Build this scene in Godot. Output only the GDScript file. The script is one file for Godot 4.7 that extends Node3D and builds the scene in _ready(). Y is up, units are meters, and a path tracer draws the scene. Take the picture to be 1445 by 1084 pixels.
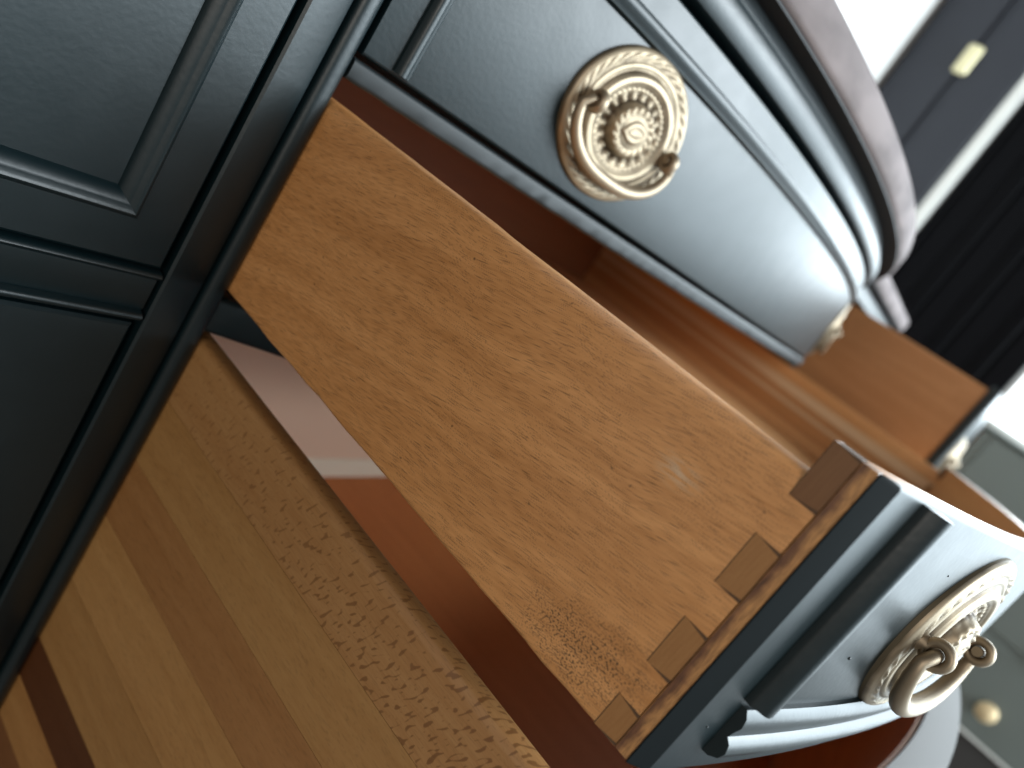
extends Node3D
# Close-up of a dark painted bow-front sideboard with its drawers pulled open.
# Lengths are written in layout units and multiplied by S to give metres.
# Origin: top outer arris of the middle drawer's left side, at the carcass front.
# x runs along the sideboard to the right, y up, z out of its front.

const S := 0.65
const BOW_B := 0.111
const BOW_W := 0.6572
const W := 1.3144
var used := {}
var m := {}

# ------------------------------------------------------------------ shape helpers

class Builder:
	var v := PackedVector3Array()
	var n := PackedVector3Array()
	var t := PackedVector2Array()
	var ix := PackedInt32Array()
	var grain := 2          # axis that the texture's u runs along
	var k := 0.65
	var shift := Vector2.ZERO
	var col := PackedColorArray()

	func uv_of(p: Vector3, nn: Vector3) -> Vector2:
		var a := nn.abs()
		var g := grain
		if a[g] > 0.8:
			return Vector2(p[(g + 1) % 3], -p[(g + 2) % 3]) + shift
		var o1 := (g + 1) % 3
		var o2 := (g + 2) % 3
		var across := o1 if a[o1] < a[o2] else o2
		return Vector2(p[g], -p[across]) + shift

	func put(p: Vector3, nn: Vector3, face: Vector3) -> int:
		v.append(p * k)
		n.append(nn)
		t.append(uv_of(p, face))
		return v.size() - 1

	func tri_ix(a: int, b: int, c: int) -> void:
		# clockwise seen from the side the normals point to
		var gn := (v[b] - v[a]).cross(v[c] - v[a])
		if gn.dot(n[a] + n[b] + n[c]) > 0.0:
			ix.append_array([a, c, b])
		else:
			ix.append_array([a, b, c])

	func quad_ix(a: int, b: int, c: int, d: int) -> void:
		tri_ix(a, b, c)
		tri_ix(a, c, d)

	func poly(pts: Array, nn: Vector3) -> void:
		var first := v.size()
		for p in pts:
			put(p, nn, nn)
		for i in range(1, pts.size() - 1):
			tri_ix(first, first + i, first + i + 1)

	# rings of equal length; flat or smooth across the profile by angle, smooth along the path unless hard
	func loft(rings: Array, closed := true, caps := true, hard := false, smooth_angle := 38.0, loop := false) -> void:
		var nr := rings.size()
		var np: int = rings[0].size()
		var cosl := cos(deg_to_rad(smooth_angle))
		var segs := np if closed else np - 1
		var blocks := []
		if hard:
			for i in (nr if loop else nr - 1):
				blocks.append([i, (i + 1) % nr])
		else:
			var all := []
			for i in nr:
				all.append(i)
			if loop:
				all.append(0)
			blocks.append(all)
		# sign of the normals
		var total := 0.0
		var c0 := Vector3.ZERO
		for p in rings[0]:
			c0 += p / np
		var tan0: Vector3 = rings[1][0] - rings[0][0]
		for j in segs:
			var e: Vector3 = rings[0][(j + 1) % np] - rings[0][j]
			var q: Vector3 = (rings[0][(j + 1) % np] + rings[0][j]) * 0.5 - c0
			total += tan0.cross(e).dot(q)
		var sgn := 1.0 if total >= 0.0 else -1.0
		for b in blocks:
			var nb: int = b.size()
			var sn := []
			for i in nb:
				var r: Variant = rings[b[i]]
				var row := []
				for j in segs:
					var j2 := (j + 1) % np
					var e: Vector3 = r[j2] - r[j]
					var lo: Variant = rings[b[max(i - 1, 0)]]
					var hi: Variant = rings[b[min(i + 1, nb - 1)]]
					if loop and not hard:
						lo = rings[(b[i] - 1 + nr) % nr]
						hi = rings[(b[i] + 1) % nr]
					var tn: Vector3 = (hi[j] + hi[j2]) - (lo[j] + lo[j2])
					var nn := tn.cross(e)
					row.append(nn.normalized() * sgn if nn.length() > 1e-14 else Vector3.ZERO)
				sn.append(row)
			for j in segs:
				var j2 := (j + 1) % np
				var prev := j - 1
				var next := j + 1
				if closed:
					prev = (j - 1 + segs) % segs
					next = (j + 1) % segs
				var ids := []
				for i in nb:
					var me: Vector3 = sn[i][j]
					var na := me
					var nd := me
					if prev >= 0 and me.dot(sn[i][prev]) > cosl:
						na = (me + sn[i][prev]).normalized()
					if next < segs and me.dot(sn[i][next]) > cosl:
						nd = (me + sn[i][next]).normalized()
					var r: Variant = rings[b[i]]
					ids.append([put(r[j], na, me), put(r[j2], nd, me)])
				for i in nb - 1:
					quad_ix(ids[i][0], ids[i][1], ids[i + 1][1], ids[i + 1][0])
		if caps and closed and not loop:
			cap(rings[0], rings[1])
			cap(rings[nr - 1], rings[nr - 2])

	func cap(r: Variant, inner: Variant) -> void:
		var np: int = r.size()
		var c := Vector3.ZERO
		var c2 := Vector3.ZERO
		var nn := Vector3.ZERO
		for j in np:
			c += r[j] / np
			c2 += inner[j] / np
		for j in np:
			nn += (r[j] - c).cross(r[(j + 1) % np] - c)
		nn = nn.normalized()
		if nn.dot(c - c2) < 0.0:
			nn = -nn
		var ax: Vector3 = (r[1] - r[0]).normalized()
		var ay := nn.cross(ax)
		var flat := PackedVector2Array()
		for p in r:
			flat.append(Vector2((p - c).dot(ax), (p - c).dot(ay)))
		var tri := Geometry2D.triangulate_polygon(flat)
		if tri.is_empty():
			return
		var first := v.size()
		for p in r:
			put(p, nn, nn)
		for i in range(0, tri.size(), 3):
			tri_ix(first + tri[i], first + tri[i + 1], first + tri[i + 2])

	func box(a: Vector3, b: Vector3, ch := 0.0) -> void:
		# a box between two corners whose twelve edges are chamfered by ch
		var lo := Vector3(min(a.x, b.x), min(a.y, b.y), min(a.z, b.z))
		var hi := Vector3(max(a.x, b.x), max(a.y, b.y), max(a.z, b.z))
		var c: float = min(ch, (hi - lo)[(hi - lo).min_axis_index()] * 0.45)
		var corner := func(s: Vector3, ax: int) -> Vector3:
			var p := Vector3(hi.x if s.x > 0 else lo.x, hi.y if s.y > 0 else lo.y, hi.z if s.z > 0 else lo.z)
			for q in 3:
				if q != ax:
					p[q] -= s[q] * c
			return p
		for ax in 3:
			var p := (ax + 1) % 3
			var q := (ax + 2) % 3
			for s in [-1.0, 1.0]:
				var pts := []
				for w in [[-1, -1], [1, -1], [1, 1], [-1, 1]]:
					var sv := Vector3.ZERO
					sv[ax] = s
					sv[p] = w[0]
					sv[q] = w[1]
					pts.append(corner.call(sv, ax))
				var nn := Vector3.ZERO
				nn[ax] = s
				poly(pts, nn)
			if c > 0.0:
				for w in [[-1, -1], [1, -1], [1, 1], [-1, 1]]:
					var pts := []
					for e in [[-1, p], [1, p], [1, q], [-1, q]]:
						var sv := Vector3.ZERO
						sv[ax] = e[0]
						sv[p] = w[0]
						sv[q] = w[1]
						pts.append(corner.call(sv, e[1]))
					var nn := Vector3.ZERO
					nn[p] = w[0]
					nn[q] = w[1]
					poly(pts, nn.normalized())
		if c > 0.0:
			for x in [-1, 1]:
				for y in [-1, 1]:
					for z in [-1, 1]:
						var sv := Vector3(x, y, z)
						poly([corner.call(sv, 0), corner.call(sv, 1), corner.call(sv, 2)], sv.normalized())

	func tube(path: Array, radii: Array, sides := 14, flat := 1.0) -> void:
		var rings := []
		var side := Vector3.UP
		var t0: Vector3 = (path[1] - path[0]).normalized()
		if absf(t0.dot(side)) > 0.9:
			side = Vector3(0, 0, 1)
		for i in path.size():
			var tn: Vector3 = (path[min(i + 1, path.size() - 1)] - path[max(i - 1, 0)]).normalized()
			side = (side - tn * side.dot(tn)).normalized()
			var other := tn.cross(side)
			var ring := PackedVector3Array()
			for j in sides:
				var a := TAU * j / sides
				ring.append(path[i] + (side * cos(a) + other * sin(a) * flat) * radii[i])
			rings.append(ring)
		loft(rings, true, true, false, 80.0)

	func mesh() -> ArrayMesh:
		var arr := []
		arr.resize(Mesh.ARRAY_MAX)
		arr[Mesh.ARRAY_VERTEX] = v
		arr[Mesh.ARRAY_NORMAL] = n
		arr[Mesh.ARRAY_TEX_UV] = t
		if col.size() == v.size():
			arr[Mesh.ARRAY_COLOR] = col
		arr[Mesh.ARRAY_INDEX] = ix
		var me := ArrayMesh.new()
		me.add_surface_from_arrays(Mesh.PRIMITIVE_TRIANGLES, arr)
		return me

func mb(grain := 2, shift := Vector2.ZERO) -> Builder:
	var b := Builder.new()
	b.k = S
	b.grain = grain
	b.shift = shift
	return b

func numbered(called: String) -> String:
	var k: int = used.get(called, 0)
	used[called] = k + 1
	return called if k == 0 else "%s_%03d" % [called, k]

func thing(called: String, label: String, category: String, at := Vector3.ZERO, group := "") -> Node3D:
	var o := Node3D.new()
	o.name = numbered(called)
	add_child(o, true)
	o.position = at * S
	o.set_meta("label", label)
	o.set_meta("category", category)
	if group:
		o.set_meta("group", group)
	return o

func part(b: Builder, called: String, mat: Material, parent: Node, label := "") -> MeshInstance3D:
	var o := MeshInstance3D.new()
	var count := 0
	for c in parent.get_children():
		if c.name == called or String(c.name).begins_with(called + "_0"):
			count += 1
	o.name = called if count == 0 else "%s_%03d" % [called, count]
	# meshes are built in scene coordinates; bring them back to the parent's own
	var at := Vector3.ZERO
	var p: Node = parent
	while p is Node3D and p != self:
		at += (p as Node3D).position
		p = p.get_parent()
	if at != Vector3.ZERO:
		for i in b.v.size():
			b.v[i] -= at
	o.mesh = b.mesh()
	o.material_override = mat
	parent.add_child(o, true)
	if label:
		o.set_meta("label", label)
	return o

func struct(b: Builder, called: String, mat: Material) -> MeshInstance3D:
	var o := part(b, called, mat, self)
	o.set_meta("kind", "structure")
	return o

func bow(x: float) -> float:
	var r := (BOW_B * BOW_B + BOW_W * BOW_W) / (2.0 * BOW_B)
	return sqrt(maxf(r * r - (x - BOW_W) * (x - BOW_W), 0.0)) - (r - BOW_B)

func bow_slope(x: float) -> float:
	return (bow(x + 0.001) - bow(x - 0.001)) / 0.002

func bow_normal(x: float) -> Vector3:
	return Vector3(-bow_slope(x), 0, 1).normalized()

# a profile (out, up) carried along the bow; out is measured along z, so ends stay square to the case
func bow_sweep(b: Builder, x0: float, x1: float, z0: float, prof: Array, steps := 56, ragged := 0.0) -> void:
	var rings := []
	var wob := noise(501, 2)
	var low := INF
	for p in prof:
		low = minf(low, p[1])
	for i in steps + 1:
		var x := lerpf(x0, x1, float(i) / steps)
		var ring := PackedVector3Array()
		for p in prof:
			var q := Vector3(x, p[1], z0 + bow(x) + p[0])
			if ragged > 0.0 and p[1] < low + 0.003:
				q.y += wob.get_noise_1d(x * 60.0) * ragged
				q.z += wob.get_noise_1d(x * 75.0 + 40.0) * ragged * 0.6
			ring.append(q)
		rings.append(ring)
	b.loft(rings, true, true)

func straight(b: Builder, from: Vector3, to: Vector3, out: Vector3, up: Vector3, prof: Array, angle := 38.0) -> void:
	var rings := []
	for p0 in [from, to]:
		var ring := PackedVector3Array()
		for p in prof:
			ring.append(p0 + out * p[0] + up * p[1])
		rings.append(ring)
	b.loft(rings, true, true, false, angle)

# moulding mitred round a rectangle in the plane z; profile (inward, out)
func frame_ring(b: Builder, x0: float, x1: float, y0: float, y1: float, z: float, prof: Array) -> void:
	var rings := []
	for c in [[x0, y0, 1, 1], [x1, y0, -1, 1], [x1, y1, -1, -1], [x0, y1, 1, -1]]:
		var ring := PackedVector3Array()
		for p in prof:
			ring.append(Vector3(c[0] + c[2] * p[0], c[1] + c[3] * p[0], z + p[1]))
		rings.append(ring)
	b.loft(rings, true, false, true, 38.0, true)

func rounded(o0: float, o1: float, y0: float, y1: float, r: float, back := false) -> Array:
	# rectangle whose outer (o1) corners are rounded
	var out := [[o0, y0]]
	for i in 5:
		var a := -PI / 2 + PI / 2 * i / 4.0
		out.append([o1 - r + r * cos(a), y0 + r + r * sin(a)])
	for i in 5:
		var a := PI / 2 * i / 4.0
		out.append([o1 - r + r * cos(a), y1 - r + r * sin(a)])
	out.append([o0, y1])
	return out

# ------------------------------------------------------------------ textures

func noise(seed_: int, octaves := 1) -> FastNoiseLite:
	var f := FastNoiseLite.new()
	f.seed = seed_
	f.noise_type = FastNoiseLite.TYPE_SIMPLEX_SMOOTH
	f.frequency = 1.0
	f.fractal_type = FastNoiseLite.FRACTAL_FBM if octaves > 1 else FastNoiseLite.FRACTAL_NONE
	f.fractal_octaves = octaves
	return f

func pack(w: int, h: int, data: PackedByteArray, rgb := true) -> ImageTexture:
	var im := Image.create_from_data(w, h, false, Image.FORMAT_RGB8 if rgb else Image.FORMAT_L8, data)
	im.generate_mipmaps()
	return ImageTexture.create_from_image(im)

# beech: u along the grain. size in layout units; fleck > 0 adds ray flecks; returns [albedo, relief]
func wood(w: int, h: int, lu: float, lv: float, seed_: int, base: Color, dark: Color, slope: float, pores: float, fleck: float, marks: bool) -> Array:
	var col := PackedByteArray()
	var rel := PackedByteArray()
	col.resize(w * h * 3)
	rel.resize(w * h)
	var n1 := noise(seed_, 3)
	var n2 := noise(seed_ + 1)
	var n3 := noise(seed_ + 2)
	var n4 := noise(seed_ + 3)
	var n5 := noise(seed_ + 4, 2)
	for j in h:
		var y := lv * j / h
		for i in w:
			var z := lu * i / w
			var warp := n5.get_noise_2d(z * 9.0, y * 14.0) * 0.003
			var s := y + slope * z + warp
			var g := z - slope * y
			var broad := n1.get_noise_2d(g * 3.2, s * 48.0)
			var bands := 1.0 - absf(n3.get_noise_2d(g * 2.0 + 7.0, s * 75.0))
			bands = pow(bands, 7.0)
			var fine := n2.get_noise_2d(g * 60.0, s * 520.0)
			var dash := n4.get_noise_2d(g * 85.0, s * 2200.0)
			var p := smoothstep(0.34, 0.80, dash) * pores
			var d := clampf(0.36 + broad * 0.34 + bands * 0.16 + fine * 0.16, 0.0, 1.0)
			var hh := 0.8 - p * 0.8 + fine * 0.10
			var c := base.lerp(dark, d)
			c = c.darkened(p * 0.27)
			if fleck > 0.0:
				var along := z / lu
				var a := n3.get_noise_2d((z + y * 0.45) * 300.0, (y - z * 0.12) * 105.0 + 11.0)
				var lim := lerpf(0.52, 0.27, along) + absf(y / lv - 0.45) * 0.25
				var q := smoothstep(lim, lim + 0.22, a) * fleck
				c = c.lerp(Color(0.46, 0.29, 0.155), q * lerpf(0.25, 0.75, along))
			if marks:
				# pale scuff, dark dots and a few short scratches near the front
				var sc := 1.0 - Vector2((z - 0.306) * 70.0, (y - 0.033) * 115.0).length()
				if sc > 0.0:
					c = c.lerp(Color(0.80, 0.74, 0.68), sc * 0.55 * clampf(0.6 + fine * 1.8, 0.0, 1.0))
				var dirt := 1.0 - Vector2((z - 0.322) * 26.0 + (y - 0.12) * 12.0, (y - 0.121) * 50.0).length() + n5.get_noise_2d(z * 60.0, y * 60.0) * 0.5
				if dirt > 0.0:
					var sp := smoothstep(0.25, 0.55, n2.get_noise_2d(z * 620.0, y * 780.0)) * dirt
					c = c.darkened(clampf(sp * 0.75, 0.0, 0.45))
				var dot := n4.get_noise_2d(z * 150.0 + 31.0, y * 170.0)
				if dot > 0.90:
					c = c.darkened((dot - 0.90) * 4.0)
			var o := (j * w + i) * 3
			col[o] = int(clampf(c.r, 0, 1) * 255.0)
			col[o + 1] = int(clampf(c.g, 0, 1) * 255.0)
			col[o + 2] = int(clampf(c.b, 0, 1) * 255.0)
			rel[j * w + i] = int(clampf(hh, 0, 1) * 255.0)
	return [pack(w, h, col), pack(w, h, rel, false)]

func cloudy(w: int, h: int, fu: float, fv: float, seed_: int, a: Color, b: Color, sharp := 1.0, octaves := 4) -> ImageTexture:
	var col := PackedByteArray()
	col.resize(w * h * 3)
	var f := noise(seed_, octaves)
	for j in h:
		for i in w:
			var x := clampf(0.5 + f.get_noise_2d(fu * i / w, fv * j / h) * sharp, 0.0, 1.0)
			var c := a.lerp(b, x)
			var o := (j * w + i) * 3
			col[o] = int(c.r * 255.0)
			col[o + 1] = int(c.g * 255.0)
			col[o + 2] = int(c.b * 255.0)
	return pack(w, h, col)

func relief(w: int, h: int, fu: float, fv: float, seed_: int, octaves := 3) -> ImageTexture:
	var d := PackedByteArray()
	d.resize(w * h)
	var f := noise(seed_, octaves)
	for j in h:
		for i in w:
			d[j * w + i] = int(clampf(0.5 + f.get_noise_2d(fu * i / w, fv * j / h) * 0.6, 0.0, 1.0) * 255.0)
	return pack(w, h, d, false)

# end strip of the drawer front's core: dark glue line on one side, golden wood on the other, streaked along its length
func glue_strip(w: int, h: int) -> ImageTexture:
	var col := PackedByteArray()
	col.resize(w * h * 3)
	var f := noise(77, 4)
	for j in h:
		for i in w:
			var t := 1.0 - float(j) / h
			var wob := f.get_noise_2d(i * 0.02, 3.0) * 0.35
			var c := Color(0.40, 0.265, 0.18).lerp(Color(0.66, 0.48, 0.30), smoothstep(0.25, 0.75, t + wob))
			c = c.darkened(clampf(f.get_noise_2d(i * 0.035, j * 0.22) * 0.45, -0.12, 0.4))
			var o := (j * w + i) * 3
			col[o] = int(c.r * 255.0)
			col[o + 1] = int(c.g * 255.0)
			col[o + 2] = int(c.b * 255.0)
	return pack(w, h, col)

func mat(color: Color, rough: float, metal := 0.0) -> StandardMaterial3D:
	var x := StandardMaterial3D.new()
	x.albedo_color = color
	x.roughness = rough
	x.metallic = metal
	return x

func lin(r: float, g: float, b: float) -> Color:
	return Color(r, g, b).linear_to_srgb()

func wooden(tex: Array, lu: float, lv: float, off: Vector2, tint: Color, rough: float, bump: float) -> StandardMaterial3D:
	var x := mat(tint, rough)
	x.albedo_texture = tex[0]
	x.uv1_scale = Vector3(1.0 / lu, 1.0 / lv, 1)
	x.uv1_offset = Vector3(off.x, off.y, 0)
	if bump > 0.0:
		x.heightmap_enabled = true
		x.heightmap_texture = tex[1]
		x.heightmap_scale = bump
	return x

func make_materials() -> void:
	var side := wood(1536, 640, 0.40, 0.165, 11, Color(0.825, 0.60, 0.38), Color(0.65, 0.435, 0.235), 0.17, 1.0, 0.0, true)
	var flecked := wood(1024, 256, 0.40, 0.075, 40, Color(0.77, 0.58, 0.385), Color(0.68, 0.475, 0.285), 0.05, 0.35, 1.0, false)
	var plain := wood(1024, 512, 0.60, 0.30, 70, Color(0.76, 0.55, 0.34), Color(0.60, 0.38, 0.19), 0.04, 0.35, 0.0, false)
	var light := wood(768, 384, 0.60, 0.30, 130, Color(0.83, 0.665, 0.495), Color(0.725, 0.545, 0.37), 0.03, 0.3, 0.0, false)
	m.side = wooden(side, 0.40, 0.165, Vector2.ZERO, Color.WHITE, 0.42, 0.012)
	m.flecked = wooden(flecked, 0.40, 0.075, Vector2(0, -2.4), Color(0.86, 0.86, 0.83), 0.45, 0.004)
	m.plank = []
	for c in [Color(0.80, 0.76, 0.64), Color(0.76, 0.69, 0.58), Color(0.84, 0.80, 0.68), Color(0.44, 0.34, 0.27), Color(0.82, 0.76, 0.63), Color(0.62, 0.53, 0.45)]:
		m.plank.append(wooden(light, 0.60, 0.30, Vector2(0.13 * m.plank.size(), 0.31 * m.plank.size()), c, 0.45, 0.004))
	m.red = wooden(light, 0.60, 0.30, Vector2(0.4, 0.2), Color(0.98, 0.76, 0.57), 0.7, 0.003)
	m.back_shaded = wooden(light, 0.60, 0.30, Vector2(0.7, 0.4), Color(0.66, 0.50, 0.38), 0.6, 0.003)  # dark tint puts the shade at the middle drawer's back into the colour
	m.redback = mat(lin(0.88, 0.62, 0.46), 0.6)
	m.foot_strip = mat(lin(0.92, 0.82, 0.66), 0.6)  # paler tone for the strip at the foot of the back
	m.pale_strip = mat(lin(0.66, 0.46, 0.28), 0.5)
	m.edge_grey = mat(lin(0.16, 0.155, 0.15), 0.75)  # plain grey for the lower front's top edge
	m.rightside = wooden(light, 0.60, 0.30, Vector2(0.55, 0.1), Color(0.86, 0.77, 0.69), 0.36, 0.003)
	m.inner = []
	for c in [Color(1.06, 1.04, 1.0), Color(0.94, 0.87, 0.79), Color(1.12, 1.11, 1.08), Color(1.03, 0.98, 0.91)]:
		m.inner.append(wooden(light, 0.60, 0.30, Vector2(0.21 * m.inner.size(), 0.17 * m.inner.size()), c, 0.35, 0.003))
	m.core = mat(Color.WHITE, 0.5)
	m.core.albedo_texture = glue_strip(512, 64)
	m.core.uv1_scale = Vector3(1.0 / 0.17, 1.0 / 0.0075, 1)
	m.core.uv1_offset = Vector3(0.0, 0.3626 / 0.0075, 0)
	m.pin = wooden(light, 0.05, 0.03, Vector2.ZERO, Color(0.75, 0.68, 0.56), 0.55, 0.004)
	m.pin_dark = wooden(light, 0.05, 0.03, Vector2(0.3, 0.3), Color(0.56, 0.49, 0.41), 0.5, 0.004)
	var peel := relief(768, 768, 60.0, 60.0, 5, 3)
	m.paint = mat(lin(0.0024, 0.0090, 0.0112), 0.38)
	m.paint.uv1_scale = Vector3(3.2, 3.2, 1)
	m.paint.heightmap_enabled = true
	m.paint.heightmap_texture = peel
	m.paint.heightmap_scale = 0.0028
	m.paint.roughness = 0.47
	m.paint.roughness_texture = cloudy(512, 512, 9.0, 9.0, 61, Color(0.80, 0.80, 0.80), Color(0.86, 0.86, 0.86), 1.2, 3)
	m.paint.roughness_texture_channel = BaseMaterial3D.TEXTURE_CHANNEL_RED
	m.paint_end = mat(lin(0.0045, 0.0080, 0.0095), 0.7)
	m.paint_end.metallic_specular = 0.3
	m.paint_dull = mat(lin(0.0045, 0.0085, 0.0100), 0.55)
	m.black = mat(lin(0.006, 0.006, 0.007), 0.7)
	m.edge = mat(Color.WHITE, 0.8)
	m.edge.metallic_specular = 0.25
	m.edge.albedo_texture = cloudy(512, 256, 5.0, 7.0, 21, Color(0.41, 0.38, 0.378), Color(0.50, 0.463, 0.46), 1.3, 5)
	m.edge.uv1_scale = Vector3(1.0 / 0.8, 1.0 / 0.4, 1)
	m.brass = mat(lin(0.30, 0.238, 0.165), 0.5, 0.7)
	m.brass_plate = mat(Color.WHITE, 0.5, 0.7)
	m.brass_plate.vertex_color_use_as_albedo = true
	m.seam = mat(lin(0.085, 0.045, 0.022), 0.8)
	m.wall = mat(lin(0.82, 0.81, 0.78), 0.9)
	m.white = mat(lin(0.78, 0.78, 0.74), 0.5)
	m.slate = mat(lin(0.014, 0.016, 0.025), 0.55)
	m.plinth_grey = mat(lin(0.035, 0.032, 0.030), 0.7)  # even dark grey of the low cabinet's plinth
	m.ink = mat(lin(0.0020, 0.0020, 0.0030), 0.6)
	m.ink.metallic_specular = 0.2
	m.sage = mat(lin(0.13, 0.152, 0.14), 0.45)
	m.knob = mat(lin(0.75, 0.58, 0.34), 0.45, 0.3)
	m.floor = mat(lin(0.10, 0.09, 0.08), 0.6)
	m.steel = mat(lin(0.5, 0.5, 0.52), 0.4, 0.8)
	m.glow = mat(Color.WHITE, 1.0)
	m.glow.emission_enabled = true
	m.glow.emission = Color(0.95, 0.98, 1.0)
	m.glow.emission_energy_multiplier = 1.6

# ------------------------------------------------------------------ the drawer pull

const PA := 0.065      # half width of the oval plate
const PB := 0.0565      # half height

func plate_height(r: float, a: float) -> float:
	# relief of the stamped plate, in layout units, over r from 0 (centre) to 1 (rim)
	var stops := [[0.0, 0.0180], [0.14, 0.0178], [0.20, 0.0168], [0.22, 0.0160], [0.25, 0.0166], [0.285, 0.0172], [0.32, 0.0158], [0.35, 0.0100], [0.38, 0.0056], [0.43, 0.0044], [0.47, 0.0054],
		[0.50, 0.0072], [0.53, 0.0070], [0.56, 0.0085], [0.61, 0.0108], [0.66, 0.0106], [0.70, 0.0080], [0.715, 0.0060], [0.75, 0.0058], [0.77, 0.0066], [0.80, 0.0064],
		[0.83, 0.0050], [0.86, 0.0056], [0.90, 0.0060], [0.94, 0.0050], [0.97, 0.0038], [0.99, 0.0022], [1.0, 0.0]]
	var h := 0.0
	for i in stops.size() - 1:
		if r >= stops[i][0] and r <= stops[i + 1][0]:
			h = lerpf(stops[i][1], stops[i + 1][1], smoothstep(stops[i][0], stops[i + 1][0], r))
			break
	var ring := func(c: float, w: float) -> float:
		return maxf(0.0, 1.0 - absf(r - c) / w)
	h += ring.call(0.885, 0.05) * 0.0011 * sin(a * 34.0 + r * 60.0)
	h += ring.call(0.29, 0.055) * 0.0010 * sin(a * 17.0 + r * 40.0)
	h += ring.call(0.42, 0.085) * 0.0019 * (absf(cos(a * 9.0)) * 2.0 - 1.0)
	h += ring.call(0.515, 0.03) * 0.0006 * sin(a * 44.0)
	# the almond in the middle, upright in the oval
	var px := r * cos(a - 0.35)
	var py := r * sin(a - 0.35)
	var al := absf(py) / 0.155 + pow(absf(px) / 0.215, 2.0)
	if al < 1.0:
		h += 0.0017 * smoothstep(0.0, 0.25, 1.0 - al) - (0.0006 if al > 0.3 and al < 0.5 else 0.0)
	return h

func plate_mesh() -> Builder:
	var b := mb(0)
	b.k = S
	var nr := 84
	var na := 168
	var tar := noise(909, 3)
	var pts := []
	for i in nr + 1:
		var r := float(i) / nr
		var row := PackedVector3Array()
		for j in na:
			var a := TAU * j / na
			row.append(Vector3(PA * r * cos(a), PB * r * sin(a), plate_height(r, a) * 0.68 + 0.0006))
		pts.append(row)
	for i in nr + 1:
		for j in na:
			var du: Vector3 = pts[i][(j + 1) % na] - pts[i][(j - 1 + na) % na]
			var dv: Vector3 = pts[mini(i + 1, nr)][j] - pts[maxi(i - 1, 0)][j]
			var nn := dv.cross(du).normalized()
			if i == 0:
				nn = Vector3(0, 0, 1)
			if nn.z < 0.0:
				nn = -nn
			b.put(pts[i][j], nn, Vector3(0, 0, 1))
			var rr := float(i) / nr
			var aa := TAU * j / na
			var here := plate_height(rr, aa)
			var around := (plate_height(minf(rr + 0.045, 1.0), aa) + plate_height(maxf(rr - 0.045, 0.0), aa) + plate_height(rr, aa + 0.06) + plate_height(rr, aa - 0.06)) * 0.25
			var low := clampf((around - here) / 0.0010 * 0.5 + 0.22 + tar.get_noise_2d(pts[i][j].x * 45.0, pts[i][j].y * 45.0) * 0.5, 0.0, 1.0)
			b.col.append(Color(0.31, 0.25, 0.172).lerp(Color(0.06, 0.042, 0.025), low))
	for i in nr:
		for j in na:
			var j2 := (j + 1) % na
			b.quad_ix(i * na + j, i * na + j2, (i + 1) * na + j2, (i + 1) * na + j)
	# the turned-down rim
	var rim := []
	for z in [0.0008, -0.004]:
		var row := PackedVector3Array()
		for j in na:
			var a := TAU * j / na
			row.append(Vector3(PA * cos(a), PB * sin(a), z))
		rim.append(row)
	b.loft(rim, true, false, false, 60.0)
	while b.col.size() < b.v.size():
		b.col.append(Color(0.25, 0.20, 0.135))
	return b

func post_mesh(s: float) -> Builder:
	# a stalk that ends in an eye; the eye's hole runs along x
	var b := mb(0)
	b.tube([Vector3(s * 0.048, 0, 0.003), Vector3(s * 0.048, 0, 0.008), Vector3(s * 0.048, 0, 0.0095)], [0.0060, 0.0042, 0.0044], 14)
	var rings := []
	for i in 22:
		var a := TAU * i / 22.0
		var c := Vector3(0, cos(a), sin(a))
		var ring := PackedVector3Array()
		for j in 12:
			var q := TAU * j / 12.0
			ring.append(Vector3(s * 0.048, 0, 0.0138) + c * (0.0062 + 0.0028 * cos(q)) + Vector3(0.0040 * sin(q), 0, 0))
		rings.append(ring)
	b.loft(rings, true, false, false, 80.0, true)
	return b

func bail_mesh() -> Builder:
	var b := mb(0)
	var path := []
	var radii := []
	var zc := 0.0138
	for s in [-1.0, 1.0]:
		var half := []
		var rr := []
		half.append(Vector3(s * 0.0425, 0.0, zc))
		rr.append(0.0030)
		half.append(Vector3(s * 0.0475, 0.0, zc))
		rr.append(0.0032)
		half.append(Vector3(s * 0.0535, -0.001, zc))
		rr.append(0.0036)
		for i in 13:
			var a := PI / 2 * i / 13.0
			half.append(Vector3(s * 0.0575 * pow(cos(a), 0.8), -0.006 - 0.034 * sin(a), zc - 0.002 + 0.0015 * sin(a)))
			rr.append(0.0036 + 0.0018 * sin(a))
		if s < 0:
			path = half
			radii = rr
			path.append(Vector3(0, -0.040, zc - 0.0005))
			radii.append(0.0055)
		else:
			half.reverse()
			rr.reverse()
			path.append_array(half)
			radii.append_array(rr)
	b.tube(path, radii, 14)
	return b

var pull_parts := []

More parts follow.
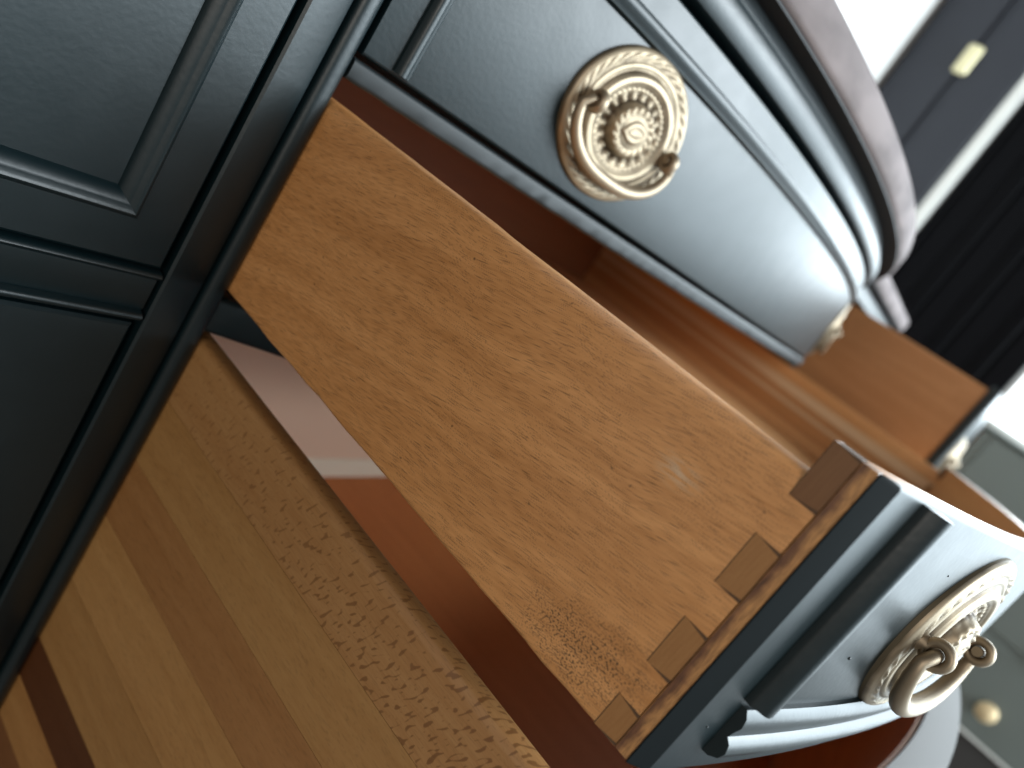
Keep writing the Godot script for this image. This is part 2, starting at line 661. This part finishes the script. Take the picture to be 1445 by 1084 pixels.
func pull(parent: Node3D, at: Vector3, facing: Vector3, lean := 0.0) -> void:
	if pull_parts.is_empty():
		pull_parts = [plate_mesh().mesh(), post_mesh(-1).mesh(), post_mesh(1).mesh(), bail_mesh().mesh()]
	var names := ["pull", "post", "post", "bail"]
	var root: MeshInstance3D
	for i in 4:
		var o := MeshInstance3D.new()
		o.mesh = pull_parts[i]
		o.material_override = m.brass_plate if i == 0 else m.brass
		if i == 0:
			root = o
			o.name = names[0]
			parent.add_child(o, true)
			var x := Vector3.UP.cross(facing).normalized()
			o.transform = Transform3D(Basis(x, Vector3.UP, facing), at * S - parent.position)
		else:
			o.name = names[i] if i < 2 or i == 3 else "post_001"
			root.add_child(o, true)
			if i == 3 and lean != 0.0:
				var piv := Vector3(0, 0, 0.0138) * S
				var bs := Basis(Vector3.RIGHT, lean)
				o.transform = Transform3D(bs, piv - bs * piv)
	var count := 0
	for c in parent.get_children():
		if String(c.name).begins_with("pull"):
			count += 1
	if count > 1:
		root.name = "pull_%03d" % (count - 1)

# ------------------------------------------------------------------ build

func _ready() -> void:
	setup_view()
	make_materials()
	build_room()
	build_case()
	build_left_flank()
	build_top_drawer()
	build_middle_drawer()
	build_lower_drawer()
	build_right_flank()

func setup_view() -> void:
	var cam := Camera3D.new()
	cam.name = "camera"
	add_child(cam)
	var right := Vector3(0.5345, 0.5496, 0.6421)
	var down := Vector3(0.1021, -0.7961, 0.5965)
	var fwd := Vector3(0.8390, -0.2533, -0.4816)
	cam.transform = Transform3D(Basis(right, -down, -fwd).orthonormalized(), Vector3(-0.2915, 0.0340, 0.3840) * S)
	cam.near = 0.01
	cam.far = 50.0
	var lens := CameraAttributesPhysical.new()
	lens.frustum_focal_length = 33.0
	lens.exposure_aperture = 33.0 / 3.6
	lens.frustum_focus_distance = 0.36 * S
	lens.frustum_near = 0.01
	lens.frustum_far = 50.0
	cam.attributes = lens
	cam.fov = 55.864
	cam.current = true

	var env := Environment.new()
	env.background_mode = Environment.BG_COLOR
	env.background_color = Color(0.20, 0.20, 0.205)
	env.tonemap_mode = Environment.TONE_MAPPER_LINEAR
	env.tonemap_exposure = 1.0
	env.sdfgi_enabled = true
	env.ssao_enabled = true
	env.ssil_enabled = true
	var we := WorldEnvironment.new()
	we.name = "environment"
	we.environment = env
	add_child(we)

	# daylight of the window at the right, of one in front, plus an unseen soft fill added at the left
	lamp("window_light_right", Vector3(2.70, 0.50, 2.40), Vector3(-1, -0.02, -0.16), Vector2(2.3, 2.8), 1.5, Color(0.90, 0.965, 1.0))
	lamp("window_light_sill", Vector3(2.72, 1.06, 0.78), Vector3(-1, -0.05, 0), Vector2(0.9, 1.68), 3.0, Color(0.90, 0.965, 1.0))
	lamp("window_light_front", Vector3(2.35, 0.42, 4.6), Vector3(-0.36, -0.05, -1), Vector2(4.4, 1.3), 2.2, Color(0.88, 0.96, 1.0))
	lamp("window_light_front_upper", Vector3(2.35, 2.0, 4.6), Vector3(-0.36, -0.40, -1), Vector2(4.4, 1.8), 7.0, Color(0.93, 0.975, 1.0))
	lamp("fill_light_left", Vector3(-3.2, 1.0, 2.6), Vector3(1, -0.2, -0.62), Vector2(2.6, 2.2), 1.5, Color(1.0, 0.97, 0.93))

func lamp(called: String, at: Vector3, towards: Vector3, size: Vector2, energy: float, color: Color) -> void:
	var l := AreaLight3D.new()
	l.name = called
	l.area_size = size * S
	l.area_normalize_energy = false
	l.light_energy = energy
	l.light_color = color
	l.area_range = 12.0
	l.shadow_enabled = true
	add_child(l)
	l.position = at * S
	l.basis = Basis.looking_at(towards.normalized(), Vector3.UP)

func build_room() -> void:
	var b := mb(0)
	b.box(Vector3(-6, -1.10, -0.72), Vector3(6, -1.02, 7), 0)
	struct(b, "floor", m.floor)
	b = mb(0)
	b.box(Vector3(-6, -1.02, -0.82), Vector3(2.70, 3.0, -0.72), 0)
	struct(b, "wall_back", m.wall)
	b = mb(0)
	b.box(Vector3(2.76, -1.02, -0.72), Vector3(2.86, 3.0, 0.30), 0)
	b.box(Vector3(2.76, -1.02, 0.30), Vector3(2.86, 0.19, 1.24), 0)
	struct(b, "wall_right", m.wall)

	# window over the grey cabinet
	var win := thing("window", "bright white window above the grey green cabinet at the right edge", "window", Vector3(2.78, 0.19, 1.75))
	b = mb(2)
	b.box(Vector3(2.78, 0.19, 0.30), Vector3(2.80, 1.9, 1.23), 0)
	part(b, "pane", m.glow, win)
	b = mb(2)
	b.box(Vector3(2.755, 0.19, 0.30), Vector3(2.779, 0.215, 1.23), 0.003)
	part(b, "sill", m.white, win)

	# slate cupboard with two doors
	var cup := thing("slate_cupboard", "tall dark slate cupboard with two doors and a pale gold latch beside the white wall", "cupboard", Vector3(2.64, -1.02, -0.51))
	b = mb(1)
	b.box(Vector3(2.62, -1.02, -0.706), Vector3(2.75, 2.6, -0.312), 0.004)
	part(b, "body", m.slate, cup)
	for d in [[-0.690, -0.5015], [-0.4955, -0.318]]:
		b = mb(1)
		b.box(Vector3(2.600, -0.98, d[0]), Vector3(2.618, 2.55, d[1]), 0.004)
		var door := part(b, "door", m.slate, cup)
		b = mb(1)
		b.box(Vector3(2.594, 0.72, d[0] + 0.018), Vector3(2.5995, 0.735, d[1] - 0.02), 0.002)
		part(b, "moulding", m.slate, door)
		b = mb(1)
		b.box(Vector3(2.594, -0.9, d[0] + 0.010), Vector3(2.5995, 2.5, d[0] + 0.018), 0.002)
		part(b, "moulding", m.slate, door)
	b = mb(1)
	b.box(Vector3(2.580, 1.125, -0.522), Vector3(2.599, 1.235, -0.468), 0.009)
	part(b, "latch", mat(lin(0.75, 0.68, 0.42), 0.35, 0.3), cup, "pale gold oblong latch across the gap between the doors")
	b = mb(1)
	b.box(Vector3(2.582, 1.43, -0.505), Vector3(2.598, 1.58, -0.482), 0.006)
	part(b, "handle", m.steel, cup)

	var post := thing("white_door_frame", "narrow white upright door frame between slate cupboard and black cupboard", "door frame", Vector3(2.64, -1.02, -0.29))
	b = mb(1)
	b.box(Vector3(2.605, -1.02, -0.310), Vector3(2.75, 2.7, -0.272), 0.004)
	part(b, "upright", m.white, post)

	var dark := thing("black_cupboard", "tall black panelled cupboard behind the open right drawer", "cupboard", Vector3(2.7, -1.02, 0.0))
	b = mb(1)
	b.box(Vector3(2.66, -1.02, -0.268), Vector3(2.75, 2.6, 0.285), 0.004)
	part(b, "body", m.ink, dark)
	for z in [-0.262, -0.11, 0.035, 0.18]:
		b = mb(1)
		b.box(Vector3(2.643, -0.98, z), Vector3(2.659, 2.55, z + 0.018), 0.004)
		part(b, "stile", m.ink, dark)
		b = mb(1)
		b.box(Vector3(2.652, -0.95, z + 0.03), Vector3(2.6595, 2.5, z + 0.085 + 0.02), 0.003)
		part(b, "panel", m.ink, dark)

	# low grey-green cabinet under the window
	var low := thing("grey_cabinet", "low grey green cabinet with small round brass knobs under the bright window", "cabinet", Vector3(2.5, -1.02, 0.9))
	b = mb(2)
	b.box(Vector3(2.60, -0.66, 0.325), Vector3(2.75, 0.170, 1.20), 0.004)
	part(b, "body", m.sage, low)
	b = mb(2)
	b.box(Vector3(2.60, -1.02, 0.35), Vector3(2.75, -0.662, 1.18), 0.004)
	part(b, "plinth", m.plinth_grey, low)
	b = mb(2)
	b.box(Vector3(2.585, 0.172, 0.315), Vector3(2.753, 0.186, 1.21), 0.004)
	part(b, "top", m.sage, low)
	for y in [-0.36, -0.12]:
		b = mb(2)
		b.box(Vector3(2.592, y - 0.29 if y < -0.2 else y - 0.222, 0.36), Vector3(2.5995, y, 1.17), 0.003)
		part(b, "drawer_front", m.sage, low)
	b = mb(2)
	b.box(Vector3(2.592, -0.112, 0.36), Vector3(2.5995, 0.160, 1.17), 0.003)
	part(b, "drawer_front", m.sage, low)
	b = mb(2)
	b.box(Vector3(2.588, -0.66, 0.40), Vector3(2.5995, -0.652, 1.18), 0.002)
	part(b, "rail", m.white, low)
	for at in [Vector3(2.565, -0.555, 0.868), Vector3(2.565, -0.30, 0.95)]:
		b = mb(0)
		b.tube([at + Vector3(0.030, 0, 0), at + Vector3(0.016, 0, 0), at + Vector3(0.010, 0, 0), at + Vector3(0.0, 0, 0), at + Vector3(-0.010, 0, 0), at + Vector3(-0.016, 0, 0)], [0.014, 0.012, 0.030, 0.034, 0.026, 0.008], 20)
		part(b, "knob", m.knob, low)

func build_case() -> void:
	var c := thing("sideboard", "dark green black painted bow fronted sideboard with mauve grey top edge, drawers open", "sideboard", Vector3(BOW_W, -1.02, -0.2))
	# countertop: edge follows left flank, bow, right flank
	var front := []
	for i in 9:
		front.append(Vector2(lerpf(-0.66, -0.012, i / 8.0), 0.028))
	for i in 57:
		var x := lerpf(0.0, W, i / 56.0)
		front.append(Vector2(x, bow(x) + 0.026))
	for i in 9:
		front.append(Vector2(lerpf(W + 0.012, W + 0.62, i / 8.0), 0.028))
	var rings := []
	for p in front:
		var ring := PackedVector3Array()
		for q in [[-1.0, 0.2315], [-0.008, 0.2315], [-0.003, 0.233], [0.0, 0.237], [0.0, 0.258], [-0.002, 0.264], [-0.007, 0.268], [-1.0, 0.268]]:
			ring.append(Vector3(p.x, q[1], -0.64 if q[0] < -0.5 else p.y + q[0]))
		rings.append(ring)
	var b := mb(0)
	b.loft(rings, true, true, false, 50.0)
	part(b, "countertop", m.edge, c, "mauve grey countertop with rounded edge")
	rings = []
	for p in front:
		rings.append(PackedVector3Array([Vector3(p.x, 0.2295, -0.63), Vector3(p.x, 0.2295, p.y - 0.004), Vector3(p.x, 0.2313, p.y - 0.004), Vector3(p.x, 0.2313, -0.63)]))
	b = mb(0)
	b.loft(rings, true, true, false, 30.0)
	part(b, "countertop_shade", m.black, c)  # added black slab standing in for the shade under the overhang
	# rails across the bow
	b = mb(0)
	bow_sweep(b, -0.0, W, 0.0, [[-0.03, 0.192], [-0.002, 0.192], [0.003, 0.194], [0.0055, 0.199], [0.0055, 0.212], [0.003, 0.217], [-0.004, 0.219], [-0.004, 0.2292], [-0.03, 0.2292]])
	part(b, "top_rail", m.paint, c)
	b = mb(0)
	bow_sweep(b, 0.0005, W, 0.0, rounded(-0.035, 0.002, 0.0148, 0.0282, 0.003), 160, 0.0006)
	part(b, "divider_rail", m.paint_dull, c)
	b = mb(0)
	bow_sweep(b, 0.0005, W, 0.0, rounded(-0.035, -0.002, -0.1745, -0.1475, 0.004))
	part(b, "divider_rail", m.paint, c)
	# inside walls
	for x in [[-0.030, -0.004], [W + 0.004, W + 0.030]]:
		b = mb(1)
		b.box(Vector3(x[0], -0.93, -0.56), Vector3(x[1], 0.231, -0.02), 0)
		part(b, "partition", m.black, c)
	b = mb(0)
	b.box(Vector3(-0.64, -0.93, -0.58), Vector3(W + 0.60, 0.231, -0.561), 0)
	part(b, "back_panel", m.black, c)
	b = mb(0)
	b.box(Vector3(-0.64, -0.96, -0.58), Vector3(W + 0.60, -0.931, -0.03), 0)
	part(b, "bottom_board", m.black, c)
	b = mb(0)
	bow_sweep(b, 0.0005, W, -0.002, rounded(-0.035, 0.0, -0.96, -0.575, 0.004))
	part(b, "apron", m.paint, c)
	# stiles with a bead along the opening, one on each side of the bow
	for s in [1.0, -1.0]:
		var x0 := 0.0 if s > 0 else W
		b = mb(1)
		var prof := [[-0.0415, -0.030], [-0.0415, -0.0015], [-0.040, 0.0]]
		prof.append_array([[-0.0185, 0.0], [-0.0175, -0.0008], [-0.0172, -0.0042], [-0.0152, -0.0042], [-0.0150, -0.001]])
		for i in 9:
			var a := PI - PI * 0.94 * i / 8.0
			prof.append([-0.0080 + 0.0070 * cos(a), -0.0008 + 0.0052 * sin(a)])
		prof.append([-0.0008, -0.006])
		prof.append([-0.0008, -0.030])
		straight(b, Vector3(x0, -0.93, 0), Vector3(x0, 0.231, 0), Vector3(s, 0, 0), Vector3(0, 0, 1), prof, 44.0)
		part(b, "stile", m.paint, c)
	for x in [[-0.62, -0.0445], [W + 0.0445, W + 0.60]]:
		b = mb(0)
		straight(b, Vector3(x[0], 0, 0), Vector3(x[1], 0, 0), Vector3(0, 0, 1), Vector3.UP, rounded(-0.03, -0.0008, 0.193, 0.2292, 0.003))
		part(b, "flank_rail", m.paint, c)
		b = mb(0)
		var prof := [[-0.03, -0.1748], [-0.004, -0.1748]]
		for i in 7:
			var a := -PI / 2 + PI * i / 6.0
			prof.append([-0.003 + 0.0042 * cos(a), -0.1712 + 0.0030 * sin(a)])
		prof.append_array([[-0.0042, -0.1678], [-0.003, -0.1662], [-0.003, -0.1455], [-0.0042, -0.1445]])
		for i in 7:
			var a := -PI / 2 + PI * i / 6.0
			prof.append([-0.003 + 0.0042 * cos(a), -0.1420 + 0.0024 * sin(a)])
		prof.append_array([[-0.005, -0.1394], [-0.03, -0.1394]])
		straight(b, Vector3(x[0], 0, 0), Vector3(x[1], 0, 0), Vector3(0, 0, 1), Vector3.UP, prof, 44.0)
		part(b, "flank_rail", m.paint, c)
	for x in [-0.640, W + 0.601]:
		b = mb(1)
		b.box(Vector3(x, -1.02, -0.58), Vector3(x + 0.019, 0.231, 0.0), 0.003)
		part(b, "side_panel", m.paint, c)

func framed_front(parent: Node3D, x0: float, x1: float, y0: float, y1: float, z: float, inset: float) -> void:
	# a flat front with a sunk field inside a stepped moulding
	var b := mb(0)
	frame_ring(b, x0, x1, y0, y1, z, [[0.0, -0.022], [0.0, -0.002], [0.002, 0.0], [inset, 0.0], [inset, -0.022]])
	part(b, "frame", m.paint, parent)
	b = mb(0)
	var prof := [[-0.0012, -0.004], [-0.0012, 0.0006], [-0.0002, 0.0022], [0.0016, 0.0030], [0.0036, 0.0024], [0.0050, 0.0008], [0.0062, 0.0002], [0.0082, -0.0008], [0.0105, -0.0030], [0.0125, -0.0058], [0.0125, -0.010], [0.0, -0.010]]
	frame_ring(b, x0 + inset, x1 - inset, y0 + inset, y1 - inset, z, prof)
	part(b, "moulding", m.paint, parent)
	b = mb(0)
	b.box(Vector3(x0 + inset - 0.002, y0 + inset - 0.002, z - 0.020), Vector3(x1 - inset + 0.002, y1 - inset + 0.002, z - 0.0062), 0)
	part(b, "field", m.paint, parent)

func build_left_flank() -> void:
	var d := thing("flank_drawer", "closed dark panelled drawer front with stepped frame moulding, left of the open drawers", "drawer", Vector3(-0.33, 0.0, 0.0))
	framed_front(d, -0.615, -0.0462, -0.1375, 0.1895, -0.001, 0.0285)
	pull(d, Vector3(-0.36, 0.02, -0.005), Vector3(0, 0, 1))
	var e := thing("flank_door", "closed nearly black door below the closed panelled drawer at the lower left", "cabinet door", Vector3(-0.33, -0.93, 0.0))
	framed_front(e, -0.615, -0.0455, -0.915, -0.1782, -0.003, 0.075)
	pull(e, Vector3(-0.1, -0.5, -0.003), Vector3(0, 0, 1))

func front_bar(parent: Node3D, xc: float, half: float, y0: float, y1: float, z0: float, high: float) -> void:
	# an upright moulding standing on the bowed face
	var nn := bow_normal(xc)
	var along := Vector3.UP.cross(nn)
	var b := mb(1)
	var prof := [[-half, -0.006], [-half, high * 0.22], [-half * 0.86, high * 0.45], [-half * 0.66, high * 0.62], [-half * 0.46, high * 0.90], [-half * 0.22, high], [half * 0.15, high * 0.97],
		[half * 0.40, high * 0.78], [half * 0.52, high * 0.52], [half * 0.66, high * 0.46], [half * 0.90, high * 0.34], [half, high * 0.10], [half, -0.006]]
	var at := Vector3(xc, 0, z0 + bow(xc))
	straight(b, at + Vector3(0, y0, 0), at + Vector3(0, y1, 0), along, nn, prof, 48.0)
	part(b, "moulding", m.paint, parent)

func build_top_drawer() -> void:
	var d := thing("top_drawer", "closed top drawer with a shiny curved front and oval brass pulls under the countertop", "drawer", Vector3(BOW_W, 0.03, 0.0))
	var b := mb(0)
	bow_sweep(b, 0.0035, W - 0.0035, 0.0, rounded(-0.024, 0.0, 0.0318, 0.1865, 0.0022), 72)
	part(b, "front", m.paint, d)
	front_bar(d, 0.0285, 0.0062, 0.0345, 0.1655, 0.0, 0.0062)
	front_bar(d, W - 0.0285, 0.0062, 0.0345, 0.1655, 0.0, 0.0062)
	b = mb(0)
	bow_sweep(b, 0.036, W - 0.036, 0.0, [[-0.004, 0.1500], [0.0012, 0.1502], [0.0036, 0.1520], [0.0044, 0.1552], [0.0062, 0.1580], [0.0066, 0.1615], [0.0050, 0.1645], [-0.004, 0.1655]], 64)
	part(b, "moulding", m.paint, d)
	b = mb(0)
	b.box(Vector3(0.006, 0.034, -0.50), Vector3(0.020, 0.17, -0.03), 0.001)
	b.box(Vector3(W - 0.020, 0.034, -0.50), Vector3(W - 0.006, 0.17, -0.03), 0.001)
	b.box(Vector3(0.021, 0.036, -0.50), Vector3(W - 0.021, 0.044, -0.03), 0.001)
	part(b, "box", m.red, d)
	for x in [0.1965, W - 0.1965]:
		pull(d, Vector3(x, 0.0965, bow(x) + 0.0005), bow_normal(x), 0.0)

const MZ := 0.3688     # outer face of the middle drawer's front at its left end
const MY := 0.0148     # its top

func build_middle_drawer() -> void:
	var d := thing("middle_drawer", "open middle drawer of brown beech with finger jointed corner and dark bowed front", "drawer", Vector3(BOW_W, -0.14, 0.1))
	# left side: worn top arris, seen from outside
	var b := mb(2)
	var prof := [[0.0, -0.1385], [0.0, -0.0072], [0.0014, -0.0034], [0.0032, -0.0012], [0.0054, -0.0003], [0.0080, 0.0], [0.0145, 0.0], [0.0138, -0.0012], [0.0138, -0.140], [0.0012, -0.140]]
	var rings := []
	var wob := noise(333, 2)
	for i in 61:
		var z := lerpf(-0.545, 0.3556, i / 60.0)
		var ring := PackedVector3Array()
		for p in prof:
			var q := Vector3(p[0], p[1], z)
			if p[1] < -0.1:
				q.y += wob.get_noise_1d(z * 30.0) * 0.0009
			elif absf(p[1] + 0.0072) < 0.0001:
				q.y += wob.get_noise_1d(z * 26.0 + 9.0) * 0.0022
			elif p[1] > -0.002:
				q.y += wob.get_noise_1d(z * 22.0 + 50.0) * 0.0005
			ring.append(q)
		rings.append(ring)
	b.loft(rings, true, true, false, 35.0)
	part(b, "side", m.side, d, "outer face of the left side, long pored grain")
	var strips := [0.0, -0.026, -0.047, -0.060, -0.069, -0.098, -0.14]
	var strip_tone := [3, 2, 1, 2, 1, 0]
	for i in strips.size() - 1:
		b = mb(2, Vector2(0.17 * i, 0.05 * i))
		b.box(Vector3(W - 0.016, strips[i + 1] + 0.0002, -0.545), Vector3(W, strips[i] - 0.0002, 0.3556), 0.0008)
		part(b, "side_strip", m.pale_strip if strip_tone[i] == 2 else m.inner[strip_tone[i]], d)
	b = mb(0)
	b.box(Vector3(0.0165, -0.14, -0.545), Vector3(W - 0.0165, -0.004, -0.531), 0.0015)
	part(b, "back", m.back_shaded, d)
	# bottom boards run from front to back
	var edges := [0.0165, 0.075, 0.13, 0.21, 0.30, 0.36, 0.47, 0.56, 0.68, 0.77, 0.90, 1.02, 1.12, 1.21, W - 0.0165]
	for i in edges.size() - 1:
		b = mb(2, Vector2(0.11 * i, 0.07 * i))
		var zz: float = MZ - 0.026 + minf(bow(edges[i]), bow(edges[i + 1]))
		b.box(Vector3(edges[i] + 0.0003, -0.128, -0.530), Vector3(edges[i + 1] - 0.0003, -0.120, zz), 0.0007)
		part(b, "bottom_board", m.inner[(i * 7 + i / 3) % 4], d)
	# wooden core of the bowed front, standing a little higher than the sides
	b = mb(0)
	bow_sweep(b, 0.0167, W - 0.0167, 0.0, rounded(0.3460, 0.3626, -0.1395, MY, 0.001), 64)
	part(b, "front_core", m.inner[1], d)
	for x in [[0.0, 0.0166], [W - 0.0166, W]]:
		b = mb(1)
		b.box(Vector3(x[0], -0.1395, 0.3560), Vector3(x[1], MY + 0.0002, 0.3627), 0.0005)
		part(b, "corner_strip", m.core, d, "rough glued end strip of the front's core")
		for y in [[-0.0105, MY], [-0.0560, -0.0312], [-0.1010, -0.0762], [-0.1385, -0.1212]]:
			var pb := mb(1)
			var zz := 0.3442
			var skew := 0.0012
			var r2 := []
			for xx in [x[0] - 0.0006, x[1] + 0.0006]:
				r2.append(PackedVector3Array([Vector3(xx, y[0] - skew * 0.5, zz), Vector3(xx, y[0] + skew, 0.3558), Vector3(xx, y[1] - skew, 0.3558), Vector3(xx, y[1] + skew * 0.5, zz)]))
			pb.loft(r2, true, true)
			var sb := mb(1)
			sb.box(Vector3(x[0] - 0.00025, y[0] - 0.0006, zz - 0.0004), Vector3(x[1] + 0.00025, y[1] + 0.0004, 0.3559), 0)
			part(sb, "joint_seam", m.seam, d)
			part(pb, "dovetail_pin", m.pin_dark if y[1] > 0 else m.pin, d)
	# painted face with a bevelled left end
	b = mb(0)
	var face := rounded(0.0, MZ - 0.3629, -0.1400, MY + 0.0006, 0.0016)
	rings = []
	for i in 66:
		var x: float
		if i == 0:
			x = 0.0
		elif i == 65:
			x = W
		else:
			x = lerpf(0.0070, W - 0.0070, (i - 1) / 63.0)
		var ring := PackedVector3Array()
		for p in face:
			var o: float = p[0] if i > 0 and i < 65 else p[0] * 0.12
			ring.append(Vector3(x, p[1], 0.3629 + (bow(x)) + o))
		rings.append(ring)
	b.loft(rings.slice(1, 65), true, true, false, 40.0)
	part(b, "front", m.paint, d, "dark painted curved front face")
	for ends in [rings.slice(0, 2), rings.slice(64, 66)]:
		b = mb(0)
		b.loft(ends, true, true, false, 40.0)
		part(b, "front_end", m.paint_end, d, "matt nearly black painted end of the front")
	front_bar(d, 0.0400, 0.0098, -0.0955, MY - 0.001, MZ, 0.0095)
	front_bar(d, W - 0.0400, 0.0098, -0.0955, MY - 0.001, MZ, 0.0095)
	b = mb(0)
	bow_sweep(b, 0.0335, W - 0.0335, MZ, [[-0.004, -0.1275], [0.0030, -0.1270], [0.0066, -0.1245], [0.0078, -0.1205], [0.0066, -0.1165], [0.0040, -0.1140], [0.0046, -0.1110], [0.0058, -0.1070], [0.0050, -0.1025], [0.0026, -0.0990], [-0.004, -0.0985]], 64)
	part(b, "moulding", m.paint, d)
	for nib in [[0.093, -0.068, 0.0009], [0.062, -0.030, 0.0006], [0.118, -0.012, 0.0005], [0.021, -0.112, 0.0006]]:
		b = mb(0)
		var at := Vector3(nib[0], nib[1], MZ + bow(nib[0]))
		var up := bow_normal(nib[0])
		b.tube([at - up * 0.0003, at + up * nib[2] * 0.4, at + up * nib[2] * 0.8, at + up * nib[2]], [nib[2] * 1.1, nib[2], nib[2] * 0.6, nib[2] * 0.1], 10)
		part(b, "paint_nib", m.paint, d)
	for x in [0.190, W - 0.190]:
		pull(d, Vector3(x, -0.0490, MZ + bow(x) + 0.0005), bow_normal(x), -0.05)

const LZ := 0.408
const LY := -0.1835

func build_lower_drawer() -> void:
	var d := thing("lower_drawer", "open deep lower drawer with striped board side and pale back, lowest open drawer", "drawer", Vector3(BOW_W, -0.56, 0.1))
	# left side glued up from boards of different tone
	var cuts := [-0.1800, -0.2305, -0.2832, -0.3350, -0.3980, -0.4595, -0.5000, -0.5430, -0.660]
	var tone := [-1, 0, 1, 2, 0, 3, 4, 5, 2]
	for i in cuts.size() - 1:
		var b := mb(2, Vector2(0.0, 0.0))
		var hi: float = cuts[i] - (0.0 if i == 0 else 0.00015)
		var lo: float = cuts[i + 1] + 0.00015
		var prof := [[0.0, lo], [0.0, hi]]
		if i == 0:
			prof = [[0.0, lo], [0.0, hi - 0.0055], [0.0007, hi - 0.0026], [0.0026, hi - 0.0006], [0.0055, hi], [0.0120, hi]]
			prof.append_array([[0.0155, hi - 0.0012], [0.0170, hi - 0.0040]])
		else:
			prof.append([0.017, hi])
		prof.append([0.017, lo])
		straight(b, Vector3(0, 0, -0.30), Vector3(0, 0, LZ - 0.022), Vector3(1, 0, 0), Vector3.UP, prof, 40.0)
		part(b, "side_board", m.flecked if tone[i] < 0 else m.plank[tone[i]], d, "beech board with dark ray flecks along the top of the side" if i == 0 else "")
	var b := mb(2)
	b.box(Vector3(W - 0.017, -0.556, -0.30), Vector3(W, -0.18, LZ - 0.022), 0.002)
	part(b, "side", m.red, d)
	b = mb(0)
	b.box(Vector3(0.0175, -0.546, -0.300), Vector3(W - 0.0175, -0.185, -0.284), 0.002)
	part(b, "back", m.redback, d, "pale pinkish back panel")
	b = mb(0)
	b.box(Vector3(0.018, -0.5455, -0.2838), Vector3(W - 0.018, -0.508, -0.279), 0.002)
	part(b, "foot_strip", m.foot_strip, d, "paler strip along the foot of the back panel")
	b = mb(2)
	var rings := []
	for i in 41:
		var x := lerpf(0.0175, W - 0.0175, i / 40.0)
		var zz := LZ - 0.027 + bow(x)
		rings.append(PackedVector3Array([Vector3(x, -0.556, -0.300), Vector3(x, -0.556, zz), Vector3(x, -0.546, zz), Vector3(x, -0.546, -0.300)]))
	b.loft(rings, true, true, false, 30.0)
	part(b, "bottom", m.red, d)
	b = mb(0)
	bow_sweep(b, 0.0, W, LZ, rounded(-0.024, -0.0205, -0.556, LY - 0.004, 0.001), 64)
	part(b, "lining", m.red, d)
	b = mb(0)
	bow_sweep(b, 0.0, W, LZ, rounded(-0.0203, 0.013, -0.565, LY + 0.0005, 0.004), 64)
	part(b, "front", m.paint_dull, d)
	b = mb(0)
	bow_sweep(b, 0.0, W, LZ, rounded(-0.0203, 0.0115, LY + 0.0007, LY + 0.0030, 0.001), 64)
	part(b, "top_edge", m.edge_grey, d, "grey top edge of the curved front")
	for x in [0.1965, W - 0.1965]:
		pull(d, Vector3(x, -0.36, LZ + 0.0135 + bow(x)), bow_normal(x), 0.1)

func build_right_flank() -> void:
	var x0 := W + 0.045
	var d := thing("right_flank_drawer", "open flat fronted brown wooden drawer behind the curved front, far right", "drawer", Vector3(x0 + 0.28, -0.13, 0.1))
	var b := mb(2)
	b.box(Vector3(x0, -0.125, -0.30), Vector3(x0 + 0.014, 0.176, 0.309), 0.003)
	part(b, "side", m.rightside, d)
	b = mb(2)
	b.box(Vector3(x0 + 0.536, -0.125, -0.30), Vector3(x0 + 0.55, 0.176, 0.309), 0.003)
	part(b, "side", m.rightside, d)
	b = mb(0)
	b.box(Vector3(x0 + 0.0145, -0.115, -0.30), Vector3(x0 + 0.5355, 0.176, -0.288), 0.002)
	part(b, "back", m.rightside, d)
	b = mb(0)
	b.box(Vector3(x0 + 0.0145, -0.115, -0.287), Vector3(x0 + 0.5355, -0.105, 0.308), 0.001)
	part(b, "bottom", m.rightside, d)
	b = mb(0)
	b.box(Vector3(x0 - 0.002, -0.1365, 0.3095), Vector3(x0 + 0.553, 0.187, 0.330), 0.003)
	part(b, "front", m.paint, d)
	for x in [0.12, 0.43]:
		pull(d, Vector3(x0 + x, 0.025, 0.3305), Vector3(0, 0, 1), 0.05)
	var e := thing("right_flank_door", "closed dark door under the far right open drawer", "cabinet door", Vector3(x0 + 0.28, -0.93, 0.0))
	framed_front(e, W + 0.0455, W + 0.598, -0.915, -0.1782, -0.003, 0.075)
	pull(e, Vector3(W + 0.12, -0.5, -0.003), Vector3(0, 0, 1))
